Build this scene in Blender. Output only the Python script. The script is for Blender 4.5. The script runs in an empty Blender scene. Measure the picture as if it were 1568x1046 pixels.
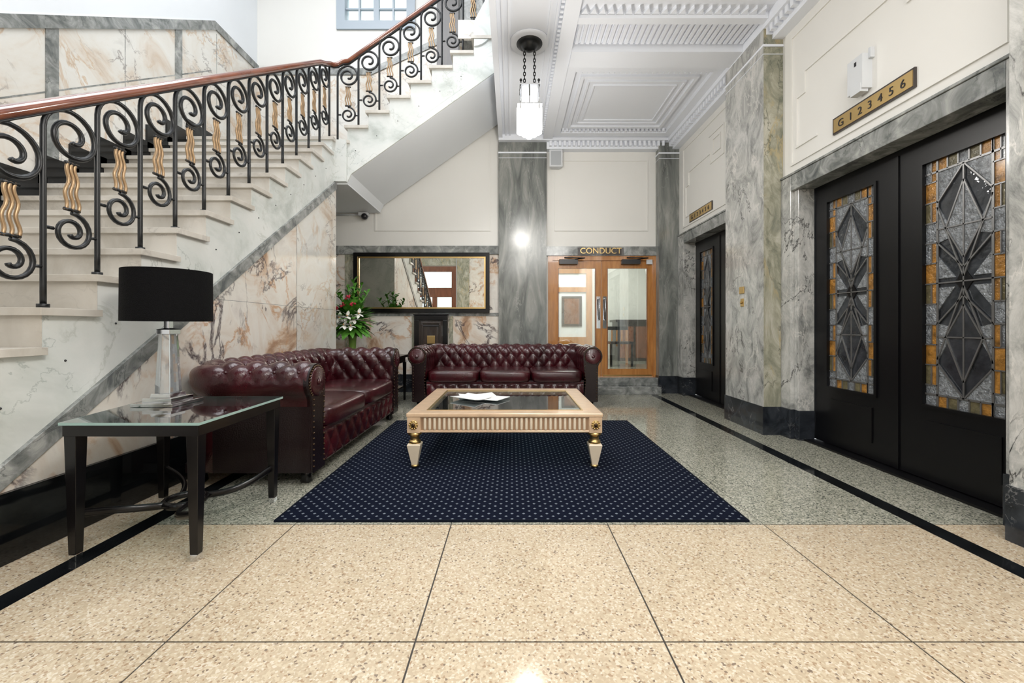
import bpy, bmesh, math, random
from mathutils import Vector, Matrix
random.seed(7)
S=bpy.context.scene
pi=math.pi
# ---------------------------------------------------------------- materials
def newmat(name):
    m=bpy.data.materials.new(name); m.use_nodes=True
    nt=m.node_tree; b=nt.nodes['Principled BSDF']
    return m,nt,b
def mat(name,col,rough=.5,metal=0,coat=0,emis=None,es=0,bump=0,bscale=50,var=0,vscale=5,spec=.5):
    m,nt,b=newmat(name)
    b.inputs['Base Color'].default_value=(*col,1); b.inputs['Roughness'].default_value=rough
    b.inputs['Metallic'].default_value=metal; b.inputs['Coat Weight'].default_value=coat
    b.inputs['Coat Roughness'].default_value=.12; b.inputs['Specular IOR Level'].default_value=spec
    if emis: b.inputs['Emission Color'].default_value=(*emis,1); b.inputs['Emission Strength'].default_value=es
    if bump or var:
        tc=nt.nodes.new('ShaderNodeTexCoord')
        if var:
            n=nt.nodes.new('ShaderNodeTexNoise'); n.inputs['Scale'].default_value=vscale; n.inputs['Detail'].default_value=5
            nt.links.new(tc.outputs['Object'],n.inputs['Vector'])
            r=nt.nodes.new('ShaderNodeValToRGB')
            r.color_ramp.elements[0].position=.3; r.color_ramp.elements[1].position=.7
            r.color_ramp.elements[0].color=(*[c*(1-var) for c in col],1); r.color_ramp.elements[1].color=(*[min(1,c*(1+var)) for c in col],1)
            nt.links.new(n.outputs['Fac'],r.inputs['Fac']); nt.links.new(r.outputs['Color'],b.inputs['Base Color'])
        if bump:
            n=nt.nodes.new('ShaderNodeTexNoise'); n.inputs['Scale'].default_value=bscale
            nt.links.new(tc.outputs['Object'],n.inputs['Vector'])
            bp=nt.nodes.new('ShaderNodeBump'); bp.inputs['Strength'].default_value=bump; bp.inputs['Distance'].default_value=.01
            nt.links.new(n.outputs['Fac'],bp.inputs['Height']); nt.links.new(bp.outputs['Normal'],b.inputs['Normal'])
    return m
def marble(name,stops,vein,scale=1.5,stretch=(1,1,1),vw=.02,va=.8,rough=.12,rot=(0,0,0),vscale=None,dist=1.2,vein2=None,vw2=.02,v2scale=2.0,nr=.62):
    m,nt,b=newmat(name); N=nt.nodes; L=nt.links
    tc=N.new('ShaderNodeTexCoord'); mp=N.new('ShaderNodeMapping'); mp.inputs['Scale'].default_value=stretch; mp.inputs['Rotation'].default_value=rot
    L.new(tc.outputs['Object'],mp.inputs['Vector'])
    n1=N.new('ShaderNodeTexNoise'); n1.inputs['Scale'].default_value=scale; n1.inputs['Detail'].default_value=11; n1.inputs['Roughness'].default_value=nr; n1.inputs['Distortion'].default_value=dist
    L.new(mp.outputs['Vector'],n1.inputs['Vector'])
    r=N.new('ShaderNodeValToRGB'); els=r.color_ramp.elements
    while len(els)<len(stops): els.new(.5)
    for e,(p,c) in zip(els,stops): e.position=p; e.color=(*c,1)
    L.new(n1.outputs['Fac'],r.inputs['Fac'])
    def veins(col_in,vcol,vs,w,amount,off):
        n2=N.new('ShaderNodeTexNoise'); n2.inputs['Scale'].default_value=vs; n2.inputs['Detail'].default_value=8; n2.inputs['Distortion'].default_value=.7; n2.inputs['Roughness'].default_value=.6
        mp2=N.new('ShaderNodeMapping'); mp2.inputs['Location'].default_value=off; mp2.inputs['Scale'].default_value=stretch; mp2.inputs['Rotation'].default_value=rot
        L.new(tc.outputs['Object'],mp2.inputs['Vector']); L.new(mp2.outputs['Vector'],n2.inputs['Vector'])
        s=N.new('ShaderNodeMath'); s.operation='SUBTRACT'; s.inputs[1].default_value=.5; L.new(n2.outputs['Fac'],s.inputs[0])
        a=N.new('ShaderNodeMath'); a.operation='ABSOLUTE'; L.new(s.outputs[0],a.inputs[0])
        mr=N.new('ShaderNodeMapRange'); mr.inputs['From Min'].default_value=0; mr.inputs['From Max'].default_value=w; mr.inputs['To Min'].default_value=amount; mr.inputs['To Max'].default_value=0
        L.new(a.outputs[0],mr.inputs['Value'])
        n3=N.new('ShaderNodeTexNoise'); n3.inputs['Scale'].default_value=vs*1.1; n3.inputs['Detail'].default_value=3
        mr2=N.new('ShaderNodeMapRange'); mr2.inputs['From Min'].default_value=.46; mr2.inputs['From Max'].default_value=.58
        sx=N.new('ShaderNodeVectorMath'); sx.inputs[1].default_value=(9.1,2.2,5.5); L.new(mp2.outputs['Vector'],sx.inputs[0]); L.new(sx.outputs[0],n3.inputs['Vector'])
        L.new(n3.outputs['Fac'],mr2.inputs['Value'])
        mu=N.new('ShaderNodeMath'); mu.operation='MULTIPLY'; L.new(mr.outputs[0],mu.inputs[0]); L.new(mr2.outputs[0],mu.inputs[1])
        mx=N.new('ShaderNodeMix'); mx.data_type='RGBA'; L.new(mu.outputs[0],mx.inputs[0]); L.new(col_in,mx.inputs[6]); mx.inputs[7].default_value=(*vcol,1)
        return mx.outputs[2]
    c=r.outputs['Color']
    if vein2: c=veins(c,vein2,v2scale,vw2,.8,(13.1,2.7,8.3))
    c=veins(c,vein,vscale or scale*.8,vw,va,(3.1,7.7,1.3))
    L.new(c,b.inputs['Base Color']); b.inputs['Roughness'].default_value=rough
    return m
def terrazzo(name,cols,scale=70,rough=.09):
    m,nt,b=newmat(name); N=nt.nodes; L=nt.links
    tc=N.new('ShaderNodeTexCoord'); v=N.new('ShaderNodeTexVoronoi'); v.inputs['Scale'].default_value=scale
    L.new(tc.outputs['Object'],v.inputs['Vector'])
    sp=N.new('ShaderNodeSeparateColor'); L.new(v.outputs['Color'],sp.inputs[0])
    r=N.new('ShaderNodeValToRGB'); r.color_ramp.interpolation='CONSTANT'; els=r.color_ramp.elements
    while len(els)<len(cols): els.new(.5)
    for e,(p,c) in zip(els,cols): e.position=p; e.color=(*c,1)
    L.new(sp.outputs[0],r.inputs['Fac'])
    n=N.new('ShaderNodeTexNoise'); n.inputs['Scale'].default_value=1.6; n.inputs['Detail'].default_value=4; L.new(tc.outputs['Object'],n.inputs['Vector'])
    mr=N.new('ShaderNodeMapRange'); mr.inputs['To Min'].default_value=.84; mr.inputs['To Max'].default_value=1.14; L.new(n.outputs['Fac'],mr.inputs['Value'])
    hsv=N.new('ShaderNodeHueSaturation'); L.new(r.outputs['Color'],hsv.inputs['Color']); L.new(mr.outputs[0],hsv.inputs['Value'])
    L.new(hsv.outputs['Color'],b.inputs['Base Color']); b.inputs['Roughness'].default_value=rough; b.inputs['Specular IOR Level'].default_value=.65
    return m
def glassmat(name,tint=(.95,1,.98),refl=.12):
    m=bpy.data.materials.new(name); m.use_nodes=True; nt=m.node_tree; N=nt.nodes; L=nt.links
    for n in list(N): N.remove(n)
    o=N.new('ShaderNodeOutputMaterial'); mx=N.new('ShaderNodeMixShader'); t=N.new('ShaderNodeBsdfTransparent'); g=N.new('ShaderNodeBsdfGlossy')
    t.inputs[0].default_value=(*tint,1); g.inputs['Roughness'].default_value=.02; g.inputs[0].default_value=(1,1,1,1)
    f=N.new('ShaderNodeFresnel'); f.inputs[0].default_value=1.5
    ad=N.new('ShaderNodeMath'); ad.inputs[1].default_value=refl; ad.use_clamp=True; L.new(f.outputs[0],ad.inputs[0])
    L.new(ad.outputs[0],mx.inputs[0]); L.new(t.outputs[0],mx.inputs[1]); L.new(g.outputs[0],mx.inputs[2]); L.new(mx.outputs[0],o.inputs[0])
    return m
def woodmat(name,c1,c2,scale=4,rough=.25,stretch=(8,8,1),coat=.4):
    m,nt,b=newmat(name); N=nt.nodes; L=nt.links
    tc=N.new('ShaderNodeTexCoord'); mp=N.new('ShaderNodeMapping'); mp.inputs['Scale'].default_value=stretch
    n=N.new('ShaderNodeTexNoise'); n.inputs['Scale'].default_value=scale; n.inputs['Detail'].default_value=6; n.inputs['Distortion'].default_value=.6
    r=N.new('ShaderNodeValToRGB'); r.color_ramp.elements[0].position=.3; r.color_ramp.elements[1].position=.7
    r.color_ramp.elements[0].color=(*c1,1); r.color_ramp.elements[1].color=(*c2,1)
    L.new(tc.outputs['Object'],mp.inputs[0]); L.new(mp.outputs[0],n.inputs['Vector']); L.new(n.outputs['Fac'],r.inputs[0]); L.new(r.outputs[0],b.inputs['Base Color'])
    b.inputs['Roughness'].default_value=rough; b.inputs['Coat Weight'].default_value=coat
    return m

M_plaster=mat('plaster_white',(.80,.83,.86),.55,var=.02,vscale=1)
M_cream=mat('plaster_cream',(.80,.79,.755),.5,var=.02,vscale=1)
M_ceil=mat('ceiling_paint',(.84,.87,.93),.5)
M_white=marble('white_marble',[(.3,(.46,.49,.46)),(.41,(.61,.64,.61)),(.50,(.69,.71,.685)),(.7,(.76,.765,.74))],(.30,.34,.32),1.5,vw=.006,va=.55,vein2=(.54,.56,.52),vw2=.02,v2scale=2.5)
M_step=marble('step_marble',[(.3,(.46,.42,.36)),(.6,(.63,.595,.54))],(.34,.31,.28),2,vw=.01,va=.4,rough=.3)
M_pink=marble('breccia_marble',[(.32,(.40,.25,.16)),(.39,(.60,.45,.33)),(.45,(.70,.63,.55)),(.58,(.76,.73,.67)),(.67,(.68,.64,.59)),(.75,(.44,.41,.38))],(.06,.04,.05),2.2,vw=.020,va=.95,vscale=1.5,dist=1.0,vein2=(.52,.26,.10),vw2=.03,v2scale=1.9)
M_pinkw=marble('breccia_marble_pale',[(.3,(.52,.42,.33)),(.40,(.65,.58,.50)),(.5,(.70,.675,.62)),(.62,(.73,.72,.68)),(.74,(.56,.55,.52))],(.20,.17,.16),2.0,vw=.012,va=.7,vscale=1.6,dist=1.0,vein2=(.56,.40,.26),vw2=.022,v2scale=1.7)
M_grey=marble('grey_marble',[(.3,(.08,.085,.08)),(.45,(.15,.16,.15)),(.55,(.21,.22,.205)),(.7,(.33,.33,.305))],(.45,.45,.42),4,stretch=(1.6,1.6,.30),vw=.008,va=.5,rough=.2)
M_trim=marble('grey_trim_marble',[(.32,(.11,.12,.12)),(.45,(.21,.22,.21)),(.55,(.30,.31,.30)),(.7,(.48,.485,.46))],(.06,.07,.07),6,vw=.012,va=.7,vscale=3)
M_pil=marble('pilaster_marble',[(.32,(.17,.175,.17)),(.42,(.31,.315,.30)),(.50,(.44,.44,.42)),(.62,(.60,.595,.57)),(.74,(.42,.41,.37))],(.015,.015,.015),4.5,stretch=(1,1,.55),vw=.008,va=1,vscale=2.2,rough=.16,vein2=(.70,.68,.64),vw2=.02,v2scale=4,nr=.74)
M_olive=marble('olive_marble',[(.3,(.15,.155,.12)),(.45,(.28,.28,.21)),(.55,(.40,.385,.30)),(.7,(.58,.56,.49))],(.10,.11,.08),5,stretch=(1,1,.5),vw=.02,va=.8,vein2=(.46,.37,.20),vw2=.03,v2scale=3,nr=.7)
M_black=mat('black_marble',(.006,.007,.008),.07,var=.5,vscale=6)
M_basedk=marble('dark_base_marble',[(.35,(.010,.012,.016)),(.65,(.04,.046,.055))],(.4,.4,.4),4,vw=.006,va=.5)
M_tan=terrazzo('terrazzo_tan',[(0,(.45,.365,.255)),(.25,(.53,.44,.315)),(.55,(.48,.385,.27)),(.76,(.60,.53,.42)),(.90,(.35,.25,.16)),(.965,(.20,.15,.11))],150)
M_gt=terrazzo('terrazzo_grey',[(0,(.27,.27,.215)),(.28,(.37,.36,.295)),(.55,(.18,.185,.15)),(.74,(.48,.465,.39)),(.92,(.07,.08,.065))],140)
M_joint=mat('joint',(.04,.035,.03),.4)
M_iron=mat('wrought_iron',(.007,.008,.009),.35)
M_brass=mat('brass',(.60,.42,.18),.30,1)
M_brassd=mat('brass_wavy',(.40,.27,.155),.38,.7)
M_chrome=mat('chrome',(.72,.73,.75),.06,1)
M_rail=woodmat('rail_wood',(.15,.040,.018),(.28,.085,.038),3,.14,(3,1,3),1)
M_oak=woodmat('door_oak',(.38,.15,.038),(.54,.245,.07),3,.25,(8,8,1))
M_darkw=woodmat('dark_wood',(.018,.012,.010),(.045,.030,.023),3,.3,(6,6,1))
M_blackw=mat('black_lacquer',(.0035,.003,.0035),.25,0,.12,spec=.35)
M_blackd=mat('black_door_paint',(.003,.003,.004),.34,0,.08,spec=.35)
M_cabin=mat('peach_gilt_paint',(.62,.44,.29),.28,.15,.3,var=.12,vscale=15)
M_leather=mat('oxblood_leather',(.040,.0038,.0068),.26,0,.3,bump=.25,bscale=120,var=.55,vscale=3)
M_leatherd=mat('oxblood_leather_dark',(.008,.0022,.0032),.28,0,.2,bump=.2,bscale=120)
M_shade=mat('lamp_shade_black',(.0015,.0015,.002),.8,bump=.5,bscale=200,spec=.15)
M_glass=glassmat('clear_glass')
M_glassg=glassmat('table_glass',(.85,.95,.92),.10)
M_mirror=mat('mirror_glass',(.80,.80,.76),.01,1)
M_lampglow=mat('lamp_glass_lit',(1,1,1),.3,emis=(1,.98,.95),es=6)
M_frost=mat('frosted_glass',(.9,.92,.95),.3,emis=(1,1,1),es=.5)
M_paper=mat('paper',(.75,.75,.74),.5)
M_blueg=mat('textured_glass',(.27,.29,.31),.08,.3,.7,bump=1.0,bscale=90,var=.5,vscale=40)
M_smoke=mat('smoked_glass',(.045,.050,.058),.05,.15,.6,bump=.35,bscale=25,var=.4,vscale=14)
M_amber=mat('amber_glass',(.38,.18,.035),.15,.1,.5,bump=.6,bscale=80,var=.6,vscale=18)
M_teal=mat('olive_glass',(.15,.13,.07),.15,.1,.5,bump=.5,bscale=80,var=.4,vscale=20)
M_lead=mat('lead_came',(.24,.24,.24),.35,.7)
M_leaf=mat('leaf_green',(.085,.26,.03),.45,var=.5,vscale=20)
M_petal=mat('petal_white',(.80,.80,.74),.5)
M_red=mat('petal_red',(.36,.01,.03),.5)
M_pl=mat('white_plastic',(.66,.68,.70),.4)
M_dk=mat('dark_plastic',(.015,.015,.018),.3)
M_dkb=mat('nail_heads',(.08,.05,.03),.3,.9)
M_darkw2=woodmat('entrance_wood',(.13,.045,.02),(.24,.09,.045),3,.3,(6,6,1))
M_glassg2=glassmat('side_table_glass',(.62,.74,.72),.20)

# ---------------------------------------------------------------- mesh builder
class MB:
    def __init__(s): s.v=[];s.f=[];s.m=[];s.sm=[];s.mats=[]
    def add(s,vs,fs,mt,sm=False):
        if mt not in s.mats: s.mats.append(mt)
        k=s.mats.index(mt); o=len(s.v); s.v+= [tuple(v) for v in vs]
        for f in fs: s.f.append(tuple(i+o for i in f)); s.m.append(k); s.sm.append(sm)
    def box(s,x0,x1,y0,y1,z0,z1,mt):
        x0,x1=min(x0,x1),max(x0,x1); y0,y1=min(y0,y1),max(y0,y1); z0,z1=min(z0,z1),max(z0,z1)
        vs=[(x0,y0,z0),(x1,y0,z0),(x1,y1,z0),(x0,y1,z0),(x0,y0,z1),(x1,y0,z1),(x1,y1,z1),(x0,y1,z1)]
        s.add(vs,[(0,3,2,1),(4,5,6,7),(0,1,5,4),(1,2,6,5),(2,3,7,6),(3,0,4,7)],mt)
    def prism(s,poly,ax,a,b,mt):
        n=len(poly)
        def P(p,t): return {'x':(t,p[0],p[1]),'y':(p[0],t,p[1]),'z':(p[0],p[1],t)}[ax]
        vs=[P(p,a) for p in poly]+[P(p,b) for p in poly]
        fs=[tuple(range(n)),tuple(range(2*n-1,n-1,-1))]+[(i,(i+1)%n,n+(i+1)%n,n+i) for i in range(n)]
        s.add(vs,fs,mt)
    def lathe(s,prof,c,mt,seg=24,sm=True,ax='z'):
        vs=[];n=len(prof)
        for r,z in prof:
            for i in range(seg):
                a=2*pi*(i+(.5 if seg==4 else 0))/seg
                p=(r*math.cos(a),r*math.sin(a),z)
                if ax=='y': p=(p[0],p[2],p[1])
                if ax=='x': p=(p[2],p[0],p[1])
                vs.append((c[0]+p[0],c[1]+p[1],c[2]+p[2]))
        fs=[(j*seg+i,j*seg+(i+1)%seg,(j+1)*seg+(i+1)%seg,(j+1)*seg+i) for j in range(n-1) for i in range(seg)]
        fs+=[tuple(range(seg))[::-1],tuple((n-1)*seg+i for i in range(seg))]
        s.add(vs,fs,mt,sm)
    def tube(s,pts,r,mt,seg=8,r2=None,up=None,sm=True):
        pts=[Vector(p) for p in pts]; n=len(pts); vs=[]
        ref=None
        for i,p in enumerate(pts):
            t=(pts[min(i+1,n-1)]-pts[max(i-1,0)]).normalized()
            if up is not None: u=Vector(up)
            elif ref is None: u=Vector((0,0,1)) if abs(t.z)<.9 else Vector((1,0,0))
            else: u=ref
            a=(u-t*u.dot(t))
            if a.length<1e-5: a=Vector((1,0,0))-t*t.x
            a.normalize(); b=t.cross(a); ref=a
            rr=r[i] if isinstance(r,(list,tuple)) else r
            rb=rr if r2 is None else r2
            for k in range(seg):
                an=2*pi*(k+.5)/seg
                vs.append(p+a*rr*math.cos(an)+b*rb*math.sin(an))
        fs=[(j*seg+i,j*seg+(i+1)%seg,(j+1)*seg+(i+1)%seg,(j+1)*seg+i) for j in range(n-1) for i in range(seg)]
        fs+=[tuple(range(seg))[::-1],tuple((n-1)*seg+i for i in range(seg))]
        s.add(vs,fs,mt,sm)
    def ball(s,c,r,mt,seg=10,rings=6,sc=(1,1,1),e=1.0):
        vs=[];fs=[]
        def pw(x): return math.copysign(abs(x)**e,x)
        for j in range(rings+1):
            th=-pi/2+pi*j/rings
            for i in range(seg):
                a=2*pi*i/seg
                vs.append((c[0]+r*sc[0]*pw(math.cos(th))*pw(math.cos(a)),c[1]+r*sc[1]*pw(math.cos(th))*pw(math.sin(a)),c[2]+r*sc[2]*pw(math.sin(th))))
        fs=[(j*seg+i,j*seg+(i+1)%seg,(j+1)*seg+(i+1)%seg,(j+1)*seg+i) for j in range(rings) for i in range(seg)]
        s.add(vs,fs,mt,True)
    def grid(s,vs,nu,nv,mt,sm=True):
        fs=[(i*nv+j,(i+1)*nv+j,(i+1)*nv+j+1,i*nv+j+1) for i in range(nu-1) for j in range(nv-1)]
        s.add(vs,fs,mt,sm)
    def obj(s,name,parent=None,bevel=0,loc=None,rot=None):
        me=bpy.data.meshes.new(name); me.from_pydata(s.v,[],s.f)
        for m in s.mats: me.materials.append(m)
        me.polygons.foreach_set('material_index',s.m); me.polygons.foreach_set('use_smooth',s.sm)
        bm=bmesh.new(); bm.from_mesh(me)
        bmesh.ops.recalc_face_normals(bm,faces=bm.faces); bm.to_mesh(me); bm.free()
        o=bpy.data.objects.new(name,me); S.collection.objects.link(o)
        if bevel:
            b=o.modifiers.new('bevel','BEVEL'); b.width=bevel; b.segments=2; b.limit_method='ANGLE'; b.angle_limit=math.radians(40)
        if loc: o.location=loc
        if rot: o.rotation_euler=rot
        if parent: o.parent=parent
        return o
def empty(name,loc=(0,0,0)):
    e=bpy.data.objects.new(name,None); e.location=loc; e.empty_display_size=.1; S.collection.objects.link(e); return e
def text(name,body,size,M,mt,parent,ext=.002):
    c=bpy.data.curves.new(name,'FONT'); c.body=body; c.size=size; c.extrude=ext; c.align_x='CENTER'; c.align_y='CENTER'
    o=bpy.data.objects.new(name,c); S.collection.objects.link(o); c.materials.append(mt); o.matrix_world=M
    o.parent=parent
    return o

# ---------------------------------------------------------------- layout constants
XR=2.5; YB=6.4; XL=-3.9; XS=-2.15; YR=-3.0
XA=XL+.037; YA=YB-.037
ZC=3.85; ZT=7.2
g=.256; r=3.256/18; Ys=.631; YL=Ys+17*g; sl=r/g
def N1(y): return 3.256+sl*(y-YL)
X2=-2.0
def N2(x): return 3.256+r*.5+sl*(x-X2)

# ---------------------------------------------------------------- floor
b=MB()
b.box(XL-.1,XR+.3,YR-.1,YB+.1,-.1,-.002,M_joint)
def fl(x0,x1,y0,y1,mt): b.box(x0,x1,y0,y1,-.002,0,mt)
jx=[-1.097,-.307,.483,1.27]
xs=[-1.80]+jx+[2.03]
w=.003
ys=[YR,-1.82,-1.03,-.25,.54,1.325,2.11]
for i in range(len(xs)-1):
    for j in range(len(ys)-1):
        fl(xs[i]+(w if i else 0),xs[i+1]-w,ys[j]+w,ys[j+1]-w,M_tan)
for i in range(len(xs)-1):
    for (p,q) in((2.11+w,3.5-w*.6),(3.5+w*.6,5.0-w*.6),(5.0+w*.6,YB)): fl(xs[i]+(w*.6 if i else 0),xs[i+1]-w*.6,p,q,M_gt)
fl(-1.90,-1.80,YR,YB,M_black); fl(2.03,2.13,YR,6.1,M_black)
fl(XL,-1.90,YR,YB,M_tan)
fl(2.13,XR+.25,2.11+w,YB,M_gt); fl(2.13,XR+.25,YR,2.11-w,M_tan)
b.obj('floor')

# ---------------------------------------------------------------- walls
def wall_with_holes(name,axis,pos0,pos1,u0,u1,z0,z1,holes,mt):
    b=MB(); cuts=sorted(set([u0,u1]+[h[0] for h in holes]+[h[1] for h in holes]))
    for a,c in zip(cuts[:-1],cuts[1:]):
        zz=[(z0,z1)]
        for h in holes:
            if h[0]<=a+1e-6 and h[1]>=c-1e-6:
                nz=[]
                for (p,q) in zz:
                    if h[2]>p: nz.append((p,min(q,h[2])))
                    if h[3]<q: nz.append((max(p,h[3]),q))
                zz=nz
        for p,q in zz:
            if axis=='y': b.box(a,c,pos0,pos1,p,q,mt)
            else: b.box(pos0,pos1,a,c,p,q,mt)
    return b.obj(name)
DX0,DX1,DZ0,DZ1=.55,2.2,.23,2.08
wall_with_holes('wall_back','y',YB,YB+.12,XL-.1,XR+.25,0,ZT,[(-2.6,-1.56,5.62,6.9),(DX0,DX1,DZ0,DZ1)],M_cream)
wall_with_holes('wall_right','x',XR,XR+.15,YR,YB,0,ZC+.02,[(2.09,3.73,0,2.22),(4.63,6.05,0,2.22)],M_cream)
b=MB(); b.box(XL-.12,XL,YR,YB,0,ZT,M_plaster); b.obj('wall_left')
wall_with_holes('wall_rear','y',YR-.12,YR,XL-.1,XR+.25,0,ZT,[(-3.7,-2.1,0,3.25),(.2,1.8,.0,2.6)],M_cream)
b=MB(); b.box(-.2,XR+.15,YR,YB,ZC,4.52,M_ceil); b.obj('ceiling')
b=MB(); b.box(XL-.1,XR+.25,YR-.1,YB+.1,ZT,ZT+.1,M_plaster); b.obj('ceiling_upper')
b=MB(); b.box(XR,XR+.15,YR,YB,4.52,ZT,M_plaster); b.obj('wall_right_upper')

# ---------------------------------------------------------------- ceiling mouldings
b=MB()
def frameZ(x0,x1,y0,y1,wd,dz):
    b.box(x0,x1,y0,y0+wd,ZC-dz,ZC,M_ceil); b.box(x0,x1,y1-wd,y1,ZC-dz,ZC,M_ceil)
    b.box(x0,x0+wd,y0+wd,y1-wd,ZC-dz,ZC,M_ceil); b.box(x1-wd,x1,y0+wd,y1-wd,ZC-dz,ZC,M_ceil)
b.box(2.32,XR,YR,YB,ZC-.10,ZC,M_ceil); b.box(2.40,XR,YR,YB,ZC-.2,ZC-.1,M_ceil)
y=YR+.05
while y<YB-.1:
    b.box(2.345,2.40,y,y+.035,ZC-.16,ZC-.10,M_ceil); y+=.07
b.box(-.2,2.32,YB-.2,YB,ZC-.08,ZC,M_ceil); b.box(-.2,2.4,YB-.12,YB,ZC-.18,ZC-.08,M_ceil)
x=.56
while x<2.3:
    b.box(x,x+.035,YB-.17,YB-.12,ZC-.15,ZC-.08,M_ceil); x+=.07
b.box(-.2,-.14,YR,YB-.2,ZC-.05,ZC,M_ceil); b.box(.46,.60,YR,YB-.2,ZC-.07,ZC,M_ceil)
for x in(-.10,-.04,.34,.40): b.box(x,x+.02,YR,YB-.2,ZC-.02,ZC,M_ceil)
y=YR
while y<YB-.3:
    b.box(.43,.46,y,y+.03,ZC-.04,ZC,M_ceil); y+=.06
frameZ(.601,2.319,4.50,6.15,.10,.05); frameZ(.78,2.12,4.72,5.95,.04,.03); frameZ(.88,2.02,4.83,5.84,.02,.02); frameZ(.96,1.94,4.92,5.76,.015,.015)
x=.72
while x<2.2:
    b.box(x,x+.03,4.60,4.65,ZC-.04,ZC,M_ceil); b.box(x,x+.03,6.0,6.05,ZC-.04,ZC,M_ceil); x+=.06
b.box(.601,2.319,4.20,4.46,ZC-.09,ZC,M_ceil)
x=.63
while x<2.29:
    b.box(x,x+.03,3.87,4.19,ZC-.022,ZC,M_ceil); x+=.055
b.box(.601,2.319,3.78,3.86,ZC-.06,ZC,M_ceil)
x=.62
while x<2.26:
    b.prism([(x,3.779),(x+.07,3.779),(x+.035,3.70)],'z',ZC-.03,ZC,M_ceil); x+=.08
for y in(1.7,-.2,-2.1): frameZ(.7,2.2,y,y+1.6,.05,.03)
b.obj('trim_ceiling')

# ---------------------------------------------------------------- right wall trims
def pilaster(name,x0,x1,y0,y1,z1,mface,mend,base=.26):
    b=MB(); b.box(x0,x1,y0,y1,base,z1,mface)
    b.box(x0+.004,x1,y0-.003,y0-.0002,base,z1,mend)
    b.box(x0-.008,x1,y0-.01,y1+.01,0,base,M_basedk)
    b.box(x0-.010,x1,y0-.014,y1+.006,z1-.17,z1-.150,M_ceil)
    b.box(x0-.004,x1,y0-.008,y1+.003,z1-.24,z1-.235,M_ceil)
    return b.obj(name)
pilaster('trim_pilaster_right',2.32,XR,3.86,4.54,ZC-.1,M_pil,M_olive)
pilaster('trim_pilaster_right',2.32,XR,1.2,1.95,ZC-.1,M_pil,M_olive)
pilaster('trim_pilaster_corner',2.2,XR,6.25,YB,ZC-.1,M_grey,M_grey)
pilaster('trim_pilaster_back',-.2,.52,6.28,YB,ZC-.08,M_grey,M_grey)
b=MB()
b.box(XR-.02,XR+.15,3.72,3.855,.26,2.34,M_pil); b.box(XR-.03,XR+.15,3.715,3.854,0,.26,M_basedk)
b.box(XR-.02,XR+.15,1.955,2.1,.26,2.34,M_pil); b.box(XR-.03,XR+.15,1.956,2.105,0,.26,M_basedk)
b.box(XR-.022,XR+.149,2.1,3.72,2.205,2.34,M_trim)
b.box(XR-.03,XR,1.955,3.854,2.342,2.36,M_trim)
b.box(XR+.01,XR+.148,3.66,3.719,.26,2.204,M_pil); b.box(XR+.009,XR+.148,3.655,3.714,0,.26,M_basedk)
b.obj('trim_lift_surround',bevel=.003)
b=MB()
b.box(XR-.02,XR+.15,6.04,6.245,.26,2.34,M_pil); b.box(XR-.03,XR+.15,6.035,6.245,0,.26,M_basedk)
b.box(XR-.02,XR+.15,4.55,4.64,.26,2.34,M_white); b.box(XR-.03,XR+.15,4.553,4.645,0,.26,M_basedk)
b.box(XR-.022,XR+.149,4.64,6.04,2.205,2.34,M_trim)
b.box(XR-.03,XR,4.555,6.245,2.342,2.36,M_trim)
b.obj('trim_lift_surround',bevel=.003)
b=MB()
def frX(y0,y1,z0,z1,wd=.022,d=.012,X=XR):
    b.box(X-d,X+.001,y0,y1,z0,z0+wd,M_cream); b.box(X-d,X+.001,y0,y1,z1-wd,z1,M_cream)
    b.box(X-d,X+.001,y0,y0+wd,z0+wd,z1-wd,M_cream); b.box(X-d,X+.001,y1-wd,y1,z0+wd,z1-wd,M_cream)
def pathX(pts,wd=.016,d=.012,X=XR):
    for (p,q) in zip(pts[:-1],pts[1:]):
        y0,y1=min(p[0],q[0]),max(p[0],q[0]); z0,z1=min(p[1],q[1]),max(p[1],q[1])
        if y1-y0>z1-z0: b.box(X-d,X+.001,y0+wd/2,y1-wd/2,z0-wd/2,z0+wd/2,M_cream)
        else: b.box(X-d-.001,X+.001,y0-wd/2,y0+wd/2,z0-wd/2,z1+wd/2,M_cream)
frX(2.1,3.74,2.43,3.58); frX(4.7,6.1,2.43,3.58)
for y0,y1 in((2.18,3.66),(4.80,6.0)):
    pathX([(y1-.25,2.45+.12),(y1,2.57),(y1,3.0),(y1-.10,3.0),(y1-.10,3.18),(y0+.45,3.18),(y0+.45,3.05),(y0+.12,3.05),(y0+.12,3.40),(y0+.5,3.40)])
    pathX([(y0+.2,3.14),(y0+.38,3.14),(y0+.38,3.32),(y0+.2,3.32),(y0+.2,3.14)],.014,.015)
b.obj('trim_wall_right')
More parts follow.
